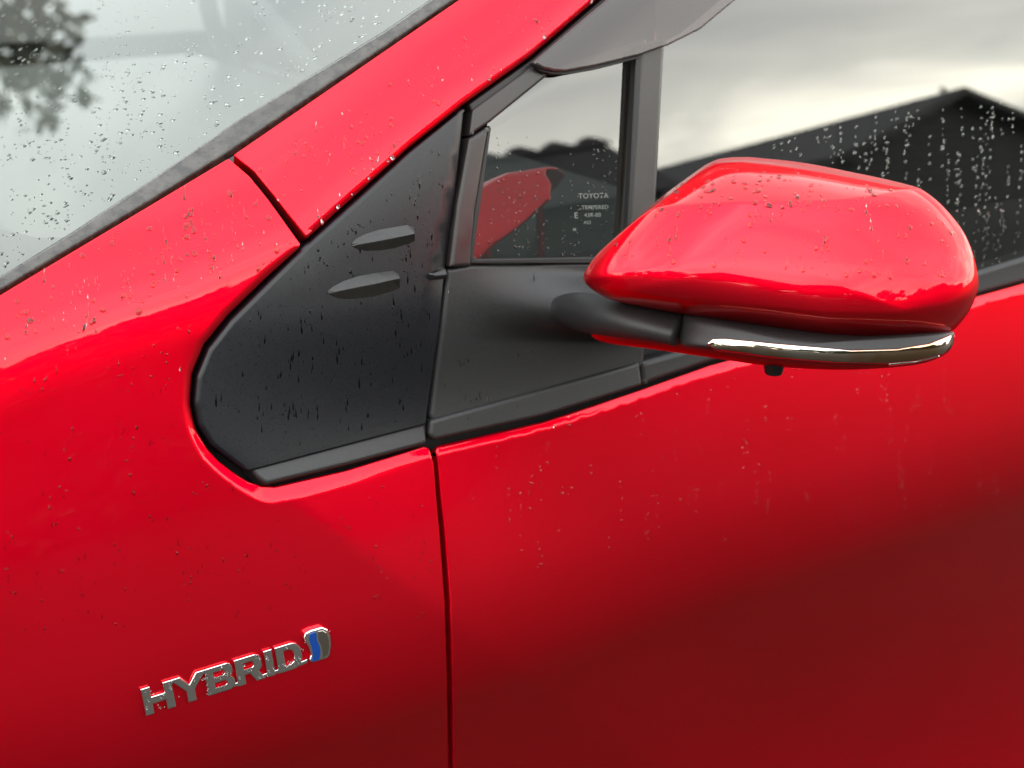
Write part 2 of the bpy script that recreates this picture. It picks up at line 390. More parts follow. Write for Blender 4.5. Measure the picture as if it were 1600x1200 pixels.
# black corner cover (two fins, ledge, curved rear edge)
TL = hit_f(Slow, [(672, 440), (722, 180)])
def S_cover(x, z):
    q = -line_dist(TL[:, 0], TL[:, 2], x, z)      # + to the rear of the line
    return S(x, z)+np.where(q > 0, .42*q*sst(0, .003, q), 0)*sst(.985, 1.07, z)
SC = SurfF(S_cover)
cover = panel('corner_cover', [(727, 168, .0015), (640, 237, .003), (560, 309, .004), (477, 383, .004), (420, 440, .004), (361, 499, .004), (326, 544, .004), (308, 588, .004),
    (304, 630, .004), (311, 666, .004), (331, 696, .003), (372, 727, .003), (388, 738, .002), (667, 664, .002), (668, 650, .002), (689, 500, .002), (697, 424, .002), (714, 300, .002)],
    SC, M['black'], car, off=.003, depth=.012, corner=5)
LB = hit_f(S, [(415, 752), (668, 690)]) 
def tilt_surf(Lp, ang, off=0):
    k = math.tan(math.radians(ang))
    def f(x, z):
        t = (x-Lp[0][0])/(Lp[1][0]-Lp[0][0]); y = Lp[0][1]+(Lp[1][1]-Lp[0][1])*t; zz = Lp[0][2]+(Lp[1][2]-Lp[0][2])*t
        return y+off+(z-zz)*k
    return SurfF(f)
panel('ledge', [(386, 727), (667, 654), (667, 692), (540, 726), (417, 756), (404, 747)], tilt_surf(LB, 34, .0015), M['greyblack'], cover, r=.003, depth=.01, corner=4)
panel('notch', [(670, 428), (697, 419), (699, 429), (682, 431)], tilt_surf(hit_f(S, [(670, 430), (699, 430)]), 50, -.002), M['greyblack'], cover, r=.001, depth=.004, corner=1, step=4, estep=3)
def fin(top, ridge, bot, hgt):
    n = len(ridge); T, NT = SC.hit(top, .0025); B, NB = SC.hit(bot, .0025)
    Rr = []
    for i, p in enumerate(ridge):
        # find the raised ridge point that projects to the wanted pixel
        P, Nn = SC.hit([p], .003-hgt[i]); Rr.append(P[0])
    Rr = np.array(Rr); V = list(T)+list(Rr)+list(B)
    f = []
    for i in range(n-1):
        f += [(i, n+i, n+i+1, i+1), (n+i, 2*n+i, 2*n+i+1, n+i+1)]
    f.append((n-1, 2*n-1, 3*n-1))
    bm = bmesh.new(); vv = [bm.verts.new(v) for v in V]
    for q in f: bm.faces.new([vv[i] for i in q])
    ridge_e = [e for e in bm.edges if {v.index for v in e.verts}]
    bm.verts.index_update()
    es = [e for e in bm.edges if all(n <= v.index < 2*n for v in e.verts)]
    bmesh.ops.bevel(bm, geom=es, offset=.0009, segments=2, profile=.6, affect='EDGES')
    bmesh.ops.recalc_face_normals(bm, faces=bm.faces)
    me = bpy.data.meshes.new('fin'); bm.to_mesh(me); bm.free(); me.materials.append(M['finmat'])
    me.polygons.foreach_set('use_smooth', [False]*len(me.polygons)); me.update()
    o = bpy.data.objects.new('fin', me); link(o, cover); return o
hh = [0, .003, .005, .006, .0065, .0065, .0065]
fin([(549, 381), (556, 373), (570, 366), (592, 359), (615, 355), (636, 351.5), (646, 355)],
    [(550, 383), (560, 382), (575, 379.5), (595, 376), (615, 372), (635, 368), (648, 365)],
    [(550, 385), (560, 389), (575, 392), (595, 391), (615, 388), (635, 382), (648, 377)], hh)
fin([(511, 456), (520, 448), (537, 439), (562, 431), (590, 426), (613, 423), (623, 428)],
    [(512, 457), (524, 456), (540, 452.5), (562, 448), (588, 443), (610, 438), (625, 435)],
    [(513, 459), (524, 464), (540, 467), (562, 466), (588, 462), (610, 456), (625, 450)], hh)

# windscreen and its trim
ws = panel('windscreen', [(-600, 790), (0, 434), (113, 364), (226, 289), (375, 187), (600, 50), (900, -155), (900, -600), (-600, -600)], SW, M['wsglass'], car, r=.0005, depth=.004, off=.009, step=60, estep=30)
panel('windscreen_trim', [(-500, 732), (0, 431), (113, 362), (226, 286), (375, 184), (600, 48), (900, -158), (940, -150), (708, -1), (600, 73), (358, 236), (250, 303), (169, 352), (0, 453), (-500, 755)], SS, M['trim'], car, r=.002, depth=.006, off=.002, step=8)
panel('windscreen_print', [(-600, 790), (0, 436), (108, 370), (60, 371), (0, 357), (-200, 320), (-600, 300)], SW, mat('ceramic_band', (.02, .02, .02), .6), ws, r=.0005, depth=.0005, off=.0115, step=30)

# door frame, glass
panel('window_channel', [(733, 163), (833, 92), (942, -2), (1200, -206), (1222, -196), (962, 3), (856, 100), (838, 108), (738, 176)], SS, M['rubber'], car, r=.0015, off=.005, depth=.015)
panel('window_frame_bar', [(739, 171), (832, 103), (858, 117), (768, 190), (734, 213)], SS, M['satin'], car, r=.0025, off=.003, depth=.012)
panel('window_frame_post', [(734, 216), (765, 196), (763, 214), (744, 330), (737, 416), (703, 418), (715, 320)], SS, M['satin'], car, r=.003, off=.003, depth=.012)
qg = panel('quarter_window', [(762, 186), (862, 108), (1010, 60), (1000, 300), (990, 425), (730, 422), (740, 370)], SS, M['glass'], car, r=.0003, off=.009, depth=.003, step=12)
panel('window_seal', [(764, 196), (768, 200), (743, 380), (741, 400), (745, 405), (935, 402), (935, 412), (736, 412), (735, 395), (742, 330)], SS, M['rubber'], qg, r=.001, off=.004, depth=.008, corner=1)
panel('window_divider', [(1001, 70), (1041, 60), (1036, 150), (1028, 300), (1020, 430), (975, 430), (984, 300), (993, 150)], SS, M['satin'], car, r=.0035, off=.001, depth=.014, corner=2)
panel('divider_rubber', [(994, 78), (1004, 76), (998, 200), (990, 300), (984, 430), (976, 430), (984, 290)], SS, M['rubber'], car, r=.0008, off=.000, depth=.005, corner=1)
panel('door_window', [(1030, -300), (1022, 440), (1300, 500), (2300, 260), (2300, -500)], SS, M['glass'], car, r=.0003, off=.009, depth=.003, step=18, estep=14)
panel('wind_deflector', [(832, 98), (848, 107), (866, 111), (885, 112), (930, 104), (1000, 87), (1045, 71), (1095, 46), (1150, 0), (1380, -210), (1195, -212), (945, 2), (890, 48)],
      SS, M['smoke'], car, r=.002, off=-.006, depth=.0015, corner=2)
panel('deflector_edge', [(832, 98), (848, 107), (866, 111), (885, 112), (930, 104), (1000, 87), (1000, 91), (930, 109), (885, 117), (862, 116), (844, 111)], SS, M['rubber'], car, r=.0007, off=-.002, depth=.004, corner=1, step=6)
panel('belt_moulding', [(1000, 566), (1110, 536), (1300, 488), (1528, 424), (1600, 402), (2300, 212), (2300, 260), (1600, 441), (1528, 461), (1300, 517), (1110, 567), (1003, 603)], SS, M['greyblack'], car, r=.0045, off=.006, depth=.014, corner=3)

# ------------------------------------------------------------------ door mirror
mirror = empty('door_mirror'); mirror.parent = car
mirror.matrix_parent_inverse = car.matrix_basis.inverted()
AX = hit_f(S, [(722, 474), (930, 484)])
def S_base(x, z):
    t = (x-AX[0][0])/(AX[1][0]-AX[0][0]); zc = AX[0][2]+(AX[1][2]-AX[0][2])*t; u = np.clip(abs(z-zc)/(.032-.004*np.clip(t, 0, 1.3)), 0, 1)
    return S(x, z)-.044*np.clip(t, 0, 1.15)**1.6*(1-u*u)**2
SB = SurfF(S_base)
base = panel('mirror_base', [(701, 421, .003), (738, 412, .004), (930, 408, .004), (1008, 418, .003), (1008, 560, .003), (1003, 575, .003), (676, 660, .003), (671, 650, .004), (690, 500, .004)],
    SB, M['greyblack'], mirror, off=.006, depth=.014, step=6)
LB2 = hit_f(S, [(680, 684), (1003, 600)])
panel('lower_lip', [(673, 657), (800, 622), (1000, 566), (1005, 602), (850, 650), (679, 688), (671, 680)], tilt_surf(LB2, 12, .002), M['greyblack'], mirror, r=.003, depth=.012, corner=5)

Lc = C+ray([(912, 432)])[0]*1.025; Rc = C+ray([(1527, 435)])[0]*.955
O = (Lc+Rc)/2; E1 = (Rc-Lc)/np.linalg.norm(Rc-Lc)
vw = C-O; vw /= np.linalg.norm(vw)
Mv = vw-(vw@E1)*E1; Mv /= np.linalg.norm(Mv)
# lean the opening plane so that the housing faces forward as well as towards the camera
ang = math.radians(0); E2 = np.cross(Mv, E1)
if E2[2] < 0: E2 = -E2
def to_plane(p, O_=None):
    O_ = O if O_ is None else O_
    d = ray(p); t = ((O_-C)@Mv)/(d@Mv); P = C+d*t[:, None]-O_; return np.stack([P@E1, P@E2], 1)
def spline(pts, per=12, closed=True):
    P = np.array(pts, float); n = len(P); o = []
    for i in range(n):
        p0, p1, p2, p3 = P[i-1], P[i], P[(i+1) % n], P[(i+2) % n]
        for k in range(per):
            t = k/per; o.append(.5*((2*p1)+(-p0+p2)*t+(2*p0-5*p1+4*p2-p3)*t*t+(-p0+3*p1-3*p2+p3)*t**3))
    return np.array(o)
def polar(cont, c, A):
    r = np.zeros(len(A)); Q = cont-c; n = len(Q)
    for i in range(n):
        a, b = Q[i], Q[(i+1) % n]
        dx, dy = np.cos(A), np.sin(A); ex, ey = b-a
        det = dx*(-ey)+ex*dy; ok = abs(det) > 1e-12
        t = np.where(ok, (a[0]*(-ey)+ex*a[1])/np.where(ok, det, 1), 0); s = np.where(ok, (dx*a[1]-dy*a[0])/np.where(ok, det, 1), -1)
        m = ok & (s >= -1e-6) & (s <= 1+1e-6) & (t > 0); r = np.where(m, np.maximum(r, t), r)
    return r
def dome(name, contour, cpx, H, hfun, m, parent, O_, backs, na=420):
    cont = to_plane(spline(contour), O_); c = to_plane([cpx], O_)[0]
    A = np.linspace(0, 2*np.pi, na, endpoint=False); R = polar(cont, c, A)
    k = np.array([.25, .5, .25]); R = np.convolve(np.r_[R[-1], R, R[0]], k, 'valid')
    rho = 1-(1-np.linspace(0, 1, 110)[1:])**1.7
    rings = []
    for r in rho:
        pq = c+(r*R)[:, None]*np.stack([np.cos(A), np.sin(A)], 1)
        h = hfun(np.full(na, r), A, pq); rings.append(O_+pq[:, :1]*E1+pq[:, 1:]*E2+h[:, None]*Mv)
    for r, h in backs:
        pq = c+(r*R)[:, None]*np.stack([np.cos(A), np.sin(A)], 1); hb = hfun(np.ones(na), A, pq)
        rings.append(O_+pq[:, :1]*E1+pq[:, 1:]*E2+(hb+h)[:, None]*Mv)
    c0 = O_+c[0]*E1+c[1]*E2+hfun(np.zeros(1), np.zeros(1), c[None])[0]*Mv
    V = [c0]+[v for r in rings for v in r]; Fc = []
    for i in range(na): Fc.append((0, 1+i, 1+(i+1) % na))
    for k in range(len(rings)-1):
        for i in range(na):
            a = 1+k*na; b = a+na; j = (i+1) % na; Fc.append((a+i, b+i, b+j, a+j))
    o = mesh_obj(name, V, Fc, m, parent)
    me = o.data; bm = bmesh.new(); bm.from_mesh(me); bmesh.ops.recalc_face_normals(bm, faces=bm.faces)
    f0 = bm.faces[0] if False else None
    bm.faces.ensure_lookup_table()
    if bm.faces[0].normal.dot(Vector(Mv)) < 0: bmesh.ops.reverse_faces(bm, faces=bm.faces)
    bm.to_mesh(me); bm.free(); me.update()
    NV = np.array([tuple(v.normal) for v in me.vertices]); VV = np.array([tuple(v.co) for v in me.vertices])
    if name.startswith('surf'): bpy.data.objects.remove(o)
    return o, SurfMesh(VV, [tuple(p.vertices) for p in me.polygons], NV), (c, A, R)
shell_px = [(912, 432), (921, 408), (945, 375), (975, 340), (1010, 305), (1050, 275), (1090, 250), (1115, 240), (1145, 237), (1180, 239), (1250, 247), (1330, 264), (1390, 278), (1432, 292), (1460, 310),
    (1485, 335), (1507, 365), (1521, 398), (1528, 430), (1527, 455), (1516, 485), (1500, 508), (1485, 521), (1450, 528), (1400, 532), (1330, 532), (1260, 524), (1180, 511), (1100, 498), (1020, 484), (955, 470), (928, 455), (915, 442)]
crease = to_plane([(940, 400), (1000, 348), (1033, 327), (1101, 323), (1192, 322), (1265, 321), (1328, 316), (1373, 309), (1405, 301), (1450, 282)])
rimc = to_plane([(900, 450), (911, 434), (943, 393), (1006, 343), (1033, 324), (1070, 289), (1097, 261), (1112, 252), (1156, 251), (1215, 258), (1283, 269), (1350, 282), (1400, 293), (1425, 295), (1500, 290)])
lowc = to_plane([(900, 440), (1000, 452), (1070, 462), (1200, 474), (1300, 484), (1400, 484), (1480, 470), (1560, 445)])
def h_shell(rho, A, pq):
    D = np.clip(1-rho**3.4, 0, 1)**.56
    h = .050*D-.15*(pq[:, 1]+.005)*np.clip(D*3, 0, 1)
    qc = np.interp(pq[:, 0], crease[:, 0], crease[:, 1]); d = np.maximum(pq[:, 1]-qc, 0)
    h = h-.72*d*d/(d+.0004)
    dl = np.maximum(np.interp(pq[:, 0], lowc[:, 0], lowc[:, 1])-pq[:, 1], 0); h = h-1.3*dl*dl/(dl+.007)
    d2 = line_dist(rimc[:, 0], rimc[:, 1], pq[:, 0], pq[:, 1])
    return h-3.2*np.clip(d2, 0, .012)
shell, SMs, _ = dome('mirror_shell', shell_px, (1225, 400), .06, h_shell, M['paint'], mirror, O, [(.999, -.003), (.994, -.007), (.98, -.012), (.955, -.016), (.93, -.018), (.93, -.012)])
Gc = to_plane(spline(shell_px)); 
_, _, (gc, gA, gR) = _, _, _
ga = np.array([O+(gc+(.92*r)*np.array([math.cos(a), math.sin(a)]))[0]*E1+(gc+(.92*r)*np.array([math.cos(a), math.sin(a)]))[1]*E2-.014*Mv for a, r in zip(gA[::4], gR[::4])])
mesh_obj('mirror_glass', ga, [tuple(range(len(ga)))], M['mglass'], mirror)

# lower housing with the lamp strip
low_px = [(925, 520), (950, 506), (1000, 494), (1050, 490), (1072, 490), (1130, 496), (1200, 506), (1300, 518), (1400, 524), (1460, 520), (1489, 517), (1491, 530), (1484, 548), (1462, 562), (1430, 571), (1370, 577), (1300, 579), (1200, 573), (1100, 558), (1000, 543), (955, 538), (932, 531)]
O2 = O-Mv*.045; QL = to_plane([(1200, 545)])[0, 1]
def h_low(rho, A, pq): return .012*np.clip(1-rho**3, 0, 1)**.6+.6*(pq[:, 1]-QL)
low, _x, _ = dome('mirror_underside', low_px, (1200, 532), .03, h_low, M['paint'], mirror, O2, [(.99, -.006), (.95, -.02), (.6, -.026)])
O3 = O-Mv*.004
hous_px = [(1062, 536), (1063, 512), (1072, 490), (1130, 495), (1200, 505), (1300, 517), (1400, 523), (1460, 519), (1489, 516), (1490, 530), (1484, 546), (1455, 558), (1380, 569), (1300, 567), (1200, 559), (1120, 548), (1075, 542)]
def h_hous(rho, A, pq): return .034*np.clip(1-rho**3, 0, 1)**.55-.30*(pq[:, 1]-QL)
hous, SMl, _ = dome('lamp_housing', hous_px, (1250, 536), .03, h_hous, M['greyblack'], mirror, O3, [(.99, -.006), (.95, -.016), (.6, -.018)])
lamp = panel('indicator_lamp', [(1105, 537), (1115, 529.5), (1135, 529), (1200, 536), (1330, 547), (1400, 545), (1450, 537), (1485, 523), (1484, 538), (1474, 551), (1430, 562), (1380, 566), (1300, 564), (1200, 556), (1120, 545)], SMl, M['lamp'], mirror, r=.0008, off=-.0015, depth=.004, corner=3, step=6)
panel('lamp_rim', [(1388, 566), (1430, 562), (1465, 553), (1468, 556), (1430, 566), (1390, 570)], SMl, M['chrome'], mirror, r=.0006, off=-.0015, depth=.003, corner=1, step=5)
# puddle camera under the housing
cP = _x.hit([(1215, 571)], 0)[0][0]
bm = bmesh.new(); bmesh.ops.create_cone(bm, cap_ends=True, segments=24, radius1=.0062, radius2=.0082, depth=.012)
for v in bm.verts: v.co = v.co+Vector(cP)+Vector((0.004, .008, -.0035))
bmesh.ops.bevel(bm, geom=bm.edges[:], offset=.0008, segments=1, affect='EDGES')
me = bpy.data.meshes.new('mirror_camera'); bm.to_mesh(me); bm.free(); me.materials.append(M['rubber']); link(bpy.data.objects.new('mirror_camera', me), mirror)

# arm: lofted from a broad foot on the base to the lamp housing
def loft(name, secs, m, parent, ns=40, sub=8):
    K = len(secs); Pm = []
    ctr = []; hw = []
    for (px, y, hv, hd, tw) in secs:
        d = ray([px])[0]; t = (y-C[1])/d[1]; ctr.append(C+d*t); hw.append((hv, hd, tw))
    ctr = np.array(ctr); hw = np.array(hw); rings = []
    def cr_(P, i, t):
        g = lambda k: P[min(max(k, 0), K-1)]
        p0, p1, p2, p3 = g(i-1), g(i), g(i+1), g(i+2)
        return .5*((2*p1)+(-p0+p2)*t+(2*p0-5*p1+4*p2-p3)*t*t+(-p0+3*p1-3*p2+p3)*t**3)
    cs = []; hs = []
    for i in range(K-1):
        for k in range(sub): cs.append(cr_(ctr, i, k/sub)); hs.append(cr_(hw, i, k/sub))
    cs.append(ctr[-1]); hs.append(hw[-1]); cs = np.array(cs); hs = np.array(hs)
    tg = np.gradient(cs, axis=0); tg /= np.linalg.norm(tg, axis=1)[:, None]
    for c_, h_, t_ in zip(cs, hs, tg):
        v = np.array([0, 0, 1.])-t_*t_[2]; v /= np.linalg.norm(v); w = np.cross(v, t_)
        tw = math.radians(h_[2]); v2 = v*math.cos(tw)+w*math.sin(tw); w2 = -v*math.sin(tw)+w*math.cos(tw)
        for k in range(ns):
            a = 2*math.pi*k/ns; ca, sa = math.cos(a), math.sin(a); ex = 2/2.1
            rings.append(c_+v2*h_[0]*math.copysign(abs(sa)**ex, sa)+w2*h_[1]*math.copysign(abs(ca)**ex, ca))
    Fc = []; L = len(cs)
    for k in range(L-1):
        for i in range(ns): a = k*ns; j = (i+1) % ns; Fc.append((a+i, a+j, a+ns+j, a+ns+i))
    Fc += [tuple(range(ns))[::-1], tuple((L-1)*ns+i for i in range(ns))]
    return mesh_obj(name, rings, Fc, m, parent)
arm = loft('mirror_arm', [((850, 481), .034, .004, .008, 0), ((885, 484), .0155, .0120, .010, 0), ((922, 489), -.011, .0146, .0145, 0), ((960, 495), -.038, .0136, .018, 0), ((1010, 504), -.067, .0116, .019, 0), ((1065, 515), -.090, .0100, .020, 0)], M['greyblack'], mirror)

# ------------------------------------------------------------------ badge
ob = np.array([(227.6, 1118.3), (438, 1051.4)]); tp = np.array([(219.1, 1076.9)])
A0, An = SS.hit([ob[0]], -.0012); A1, _n = SS.hit([ob[1]], -.0012); A2, _n = SS.hit([tp[0]], -.0012)
bo = A0[0]; bu = (A1[0]-A0[0])/100; bv = (A2[0]-A0[0])/20; bn = np.cross(bu, bv); bn /= np.linalg.norm(bn)
if bn[1] > 0: bn = -bn
badge = empty('badge'); badge.parent = car; badge['label'] = 'chrome HYBRID lettering with blue and chrome leaf emblem'
badge.matrix_parent_inverse = car.matrix_basis.inverted()
def arc(cx, cy, rx, ry, a0, a1, n=8): return [(cx+rx*math.cos(math.radians(a0+(a1-a0)*i/n)), cy+ry*math.sin(math.radians(a0+(a1-a0)*i/n))) for i in range(n+1)]
def dshape(x0, y0, x1, y1, rx): return [(x0, y0)]+arc(x1-rx, y0+rx, rx, rx, -90, 0)+arc(x1-rx, y1-rx, rx, rx, 0, 90)+[(x0, y1)]
w_ = 6.2
letters = {
 'H': [[(0, 0), (w_, 0), (w_, 7.2), (15.5, 7.2), (15.5, 0), (21.7, 0), (21.7, 20), (15.5, 20), (15.5, 12.4), (w_, 12.4), (w_, 20), (0, 20)]],
 'Y': [[(30.5, 0), (36.8, 0), (36.8, 8.5), (46.5, 20), (39.5, 20), (33.6, 12.8), (27.8, 20), (20.8, 20), (30.5, 8.5)]],
 'B': [[(45.2, 0), (62, 0), (64.6, 1.2), (66, 3.4), (66, 7), (65, 9), (63.4, 10.2), (64.8, 11.4), (65.5, 13.2), (65.5, 16.8), (64.4, 19), (62, 20), (45.2, 20)], [(51.4, 4.2), (51.4, 7.9), (58.6, 7.9), (59.8, 7), (59.8, 5.1), (58.6, 4.2)], [(51.4, 12.2), (51.4, 15.9), (58.4, 15.9), (59.4, 15), (59.4, 13.1), (58.4, 12.2)]],
 'R': [[(67.5, 0), (73.7, 0), (73.7, 7), (77.6, 7), (81.5, 0), (88.6, 0), (84.4, 7.2), (86, 8.2), (87.3, 10.5), (87.3, 16), (86, 18.8), (83, 20), (67.5, 20)], [(73.7, 11.2), (73.7, 15.8), (79.9, 15.8), (81, 15), (81, 12), (79.9, 11.2)]],
 'I': [[(89.8, 0), (96, 0), (96, 20), (89.8, 20)]],
 'D': [dshape(98.4, 0, 118, 20, 7.5), [(104.6, 4.3), (104.6, 15.7), (109, 15.7), (111.3, 14), (111.8, 12), (111.8, 8), (111.3, 6), (109, 4.3)]],
 'link': [[(64.5, .6), (69, .6), (69, 3.2), (64.5, 3.2)]], 'link2': [[(94.5, .6), (99, .6), (99, 3.2), (94.5, 3.2)]], 'link3': [[(115, .6), (121.5, 1.4), (121.5, 4), (115, 3.4)]], 'link4': [[(86, .8), (90.5, .8), (90.5, 3.2), (86, 3.2)]], 'link5': [[(19, 17), (24, 17), (24, 19), (19, 19)]], 'link6': [[(43, 17), (47, 17), (47, 19), (43, 19)]]}
for ch, loops in letters.items():
    cu = bpy.data.curves.new('tmp', 'CURVE'); cu.dimensions = '2D'; cu.fill_mode = 'BOTH'; cu.extrude = .1; cu.bevel_depth = .95; cu.bevel_resolution = 1; cu.offset = -.9
    for l in loops:
        sp = cu.splines.new('POLY'); sp.points.add(len(l)-1); sp.use_cyclic_u = True
        for i, (a, b) in enumerate(l): sp.points[i].co = (a, b, 0, 1)
    to = bpy.data.objects.new('tmp', cu); COL.objects.link(to); dg = bpy.context.evaluated_depsgraph_get(); dg.update()
    me = bpy.data.meshes.new_from_object(to.evaluated_get(dg)); COL.objects.unlink(to); bpy.data.objects.remove(to)
    lu = np.linalg.norm(bu)*.7; k = .55 if ch.startswith('link') else 1
    for v in me.vertices:
        v.co = Vector(bo+bu*v.co.x+bv*v.co.y+bn*(v.co.z*k+.4)*lu*1.15)
    me.materials.clear(); me.materials.append(M['chrome']); me.polygons.foreach_set('use_smooth', [False]*len(me.polygons))
    bm = bmesh.new(); bm.from_mesh(me); bmesh.ops.recalc_face_normals(bm, faces=bm.faces); bm.to_mesh(me); bm.free()
    o = bpy.data.objects.new('letter' if len(ch) == 1 else 'connector', me); link(o, badge); pass
    if len(ch) == 1: o['label'] = 'chrome letter '+ch
def zp(l): return [(200+a/4.706, 960+b/4.706) for a, b in l]
em = panel('emblem', zp([(1296, 175), (1305, 140), (1345, 118), (1430, 94), (1470, 112), (1492, 160), (1498, 230), (1488, 300), (1468, 325), (1365, 358), (1343, 352), (1338, 335), (1350, 300), (1335, 250), (1308, 205)]), SS, M['chrome'], badge, r=.0011, off=-.0036, depth=.003, corner=1.2, step=3, estep=2)
panel('emblem_inset', zp([(1332, 150), (1342, 140), (1384, 127), (1388, 150), (1392, 190), (1414, 240), (1418, 290), (1408, 335), (1362, 350), (1352, 345), (1362, 300), (1350, 240), (1332, 190)]), SS, M['blue'], badge, r=.0004, off=-.0039, depth=.001, corner=1, step=3, estep=2)
panel('emblem_leaf', zp([(1398, 125), (1432, 118), (1460, 135), (1478, 190), (1480, 240), (1470, 292), (1456, 308), (1424, 318), (1430, 280), (1424, 235), (1402, 190), (1398, 150)]), SS, M['chromedark'], badge, r=.0004, off=-.0039, depth=.001, corner=1, step=3, estep=2)

# ------------------------------------------------------------------ etched marks on the glass
def text_on(txt, px, h, surf, off, parent, m, dirpx, sp=1.0):
    cu = bpy.data.curves.new('tmp', 'FONT'); cu.body = txt; cu.size = 1; cu.space_character = sp; cu.offset = .012
    to = bpy.data.objects.new('tmp', cu); COL.objects.link(to); dg = bpy.context.evaluated_depsgraph_get(); dg.update()
    me = bpy.data.meshes.new_from_object(to.evaluated_get(dg)); COL.objects.unlink(to); bpy.data.objects.remove(to)
    p0 = np.array(px, float); d = np.array(dirpx, float); d /= np.linalg.norm(d); u = np.array([d[1], -d[0]]); u = u if u[1] < 0 else -u
    co = np.array([tuple(v.co) for v in me.vertices]); pp = p0+co[:, :1]*h*d+co[:, 1:2]*h*u
    P, _ = surf.hit(pp, off)
    for v, p in zip(me.vertices, P): v.co = Vector(p)
    me.materials.clear(); me.materials.append(m); o = bpy.data.objects.new('glass_print', me); link(o, parent); return o
for t, p, h in (('TOYOTA', (904, 310), 11), ('TEMPERED', (909, 327), 8.5), ('43R-00', (913, 339), 8.5), ('AS2', (912, 350), 7), ('E', (897, 341), 13), ('M', (895, 361), 7)):
    text_on(t, p, h, SS, .0075, qg, M['print'], (1, -.02), 1.05)

# ------------------------------------------------------------------ cabin
box('dashboard', (.26, .16, .70), (.92, 1.64, 1.0), M['dash'], car, .05)
box('cabin_floor', (.2, .40, .20), (3.2, 1.70, .24), M['cabin'], car)
box('firewall', (.18, .32, .24), (.30, 1.70, .93), M['cabin'], car)
box('far_door', (.3, 1.72, .25), (3.2, 1.76, 1.02), M['cabin'], car)
box('far_window_blank', (1.0, 1.60, 1.0), (3.2, 1.72, 1.50), M['cabin'], car)  # dark slab added in place of the far windows, keeps the cabin dark
box('rear_bulkhead', (2.4, .35, .24), (2.5, 1.60, 1.45), M['cabin'], car)
box('roof', (1.05, .34, 1.49), (3.3, 1.54, 1.53), M['paint'], car, .015)
box('headlining', (1.07, .36, 1.465), (3.25, 1.52, 1.485), M['cabin'], car)
for yy in (.25, 1.05):
    st = box('front_seat', (1.15, yy, .35), (1.65, yy+.52, .55), M['cabin'], car, .05)
    box('backrest', (1.60, yy, .50), (1.75, yy+.52, 1.12), M['cabin'], st, .05)
    box('headrest', (1.62, yy+.13, 1.15), (1.74, yy+.39, 1.34), M['cabin'], st, .045)
bm = bmesh.new(); V = []
for i in range(48):
    a = 2*math.pi*i/48
    for j in range(10):
        b = 2*math.pi*j/10; rr = .18+.015*math.cos(b); x = .015*math.sin(b)
        v = Vector((x, rr*math.cos(a), rr*math.sin(a))); v.rotate(__import__('mathutils').Euler((0, math.radians(-28), 0))); V.append(v+Vector((.92, 1.30, .98)))
Fc = [(i*10+j, ((i+1) % 48)*10+j, ((i+1) % 48)*10+(j+1) % 10, i*10+(j+1) % 10) for i in range(48) for j in range(10)]
sw = mesh_obj('steering_wheel', V, Fc, M['dash'], None); sw.parent = car; sw.matrix_parent_inverse = car.matrix_basis.inverted()
box('spoke', (.93, 1.14, .965), (.95, 1.46, .995), M['dash'], sw)
for o in list(bpy.data.objects):
    if o.parent is car and o.type == 'MESH' and o.matrix_parent_inverse.is_identity: o.matrix_parent_inverse = car.matrix_basis.inverted()
# bonnet
mesh_obj('bonnet', [tuple(T3[0]+al*(-.03)+np.array([.0, .02, -.03])), tuple(T3[0]+np.array([-1.2, .02, -.22])), tuple(T3[0]+np.array([-1.2, 1.5, -.22])), tuple(T3[0]+np.array([-.3, 1.5, -.03]))], [(0, 1, 2, 3)], M['paint'], car)

# ------------------------------------------------------------------ rain drops
def drops(name, plist, surf, parent, off=0, zup=True, m=None):
    """plist rows: u, v, radius m, elongation, angle(rad, pixel space)"""
    pl = np.array(plist); P, Nn = surf.hit(pl[:, :2], off); V = []; Fc = []; NN = []
    dn = pl[:, :2]+np.stack([np.sin(pl[:, 4]), np.cos(pl[:, 4])], 1)*2; Pd, _ = surf.hit(dn, off)
    for k in range(len(pl)):
        n = Nn[k]; a = Pd[k]-P[k]; a -= n*(a@n); a /= np.linalg.norm(a)+1e-12; b = np.cross(n, a); r = pl[k, 2]; el = pl[k, 3]
        base = len(V); seg = 10; ph = rng.uniform(0, 6); wob = rng.uniform(.0, .16)
        tail = 1 if el > 1.8 else 0
        for ri, (q, h) in enumerate(((1.0, -.06), (.92, .13), (.6, .29))):
            for s in range(seg):
                t = 2*math.pi*s/seg; c_, s_ = math.cos(t), math.sin(t)
                w = 1+wob*math.sin(2*t+ph)
                la = el*(1 if not tail else 1); wd = 1.0
                if tail: wd = .55+.45*c_ if c_ < 0 else 1.0
                V.append(P[k]+a*(c_*q*r*la*w)+b*(s_*q*r*w*wd)+n*h*r*(.9 if not tail else (.5+.35*c_)))
        V.append(P[k]+n*.36*r*.9)
        for ri in range(2):
            for s in range(seg):
                j = (s+1) % seg; Fc.append((base+ri*seg+s, base+ri*seg+j, base+(ri+1)*seg+j, base+(ri+1)*seg+s))
        for s in range(seg): Fc.append((base+2*seg+s, base+2*seg+(s+1) % seg, base+3*seg))
        Fc.append(tuple(base+s for s in range(seg))[::-1])
    o = mesh_obj(name, V, Fc, m or M['water'], parent); o['kind'] = 'stuff'
    return o
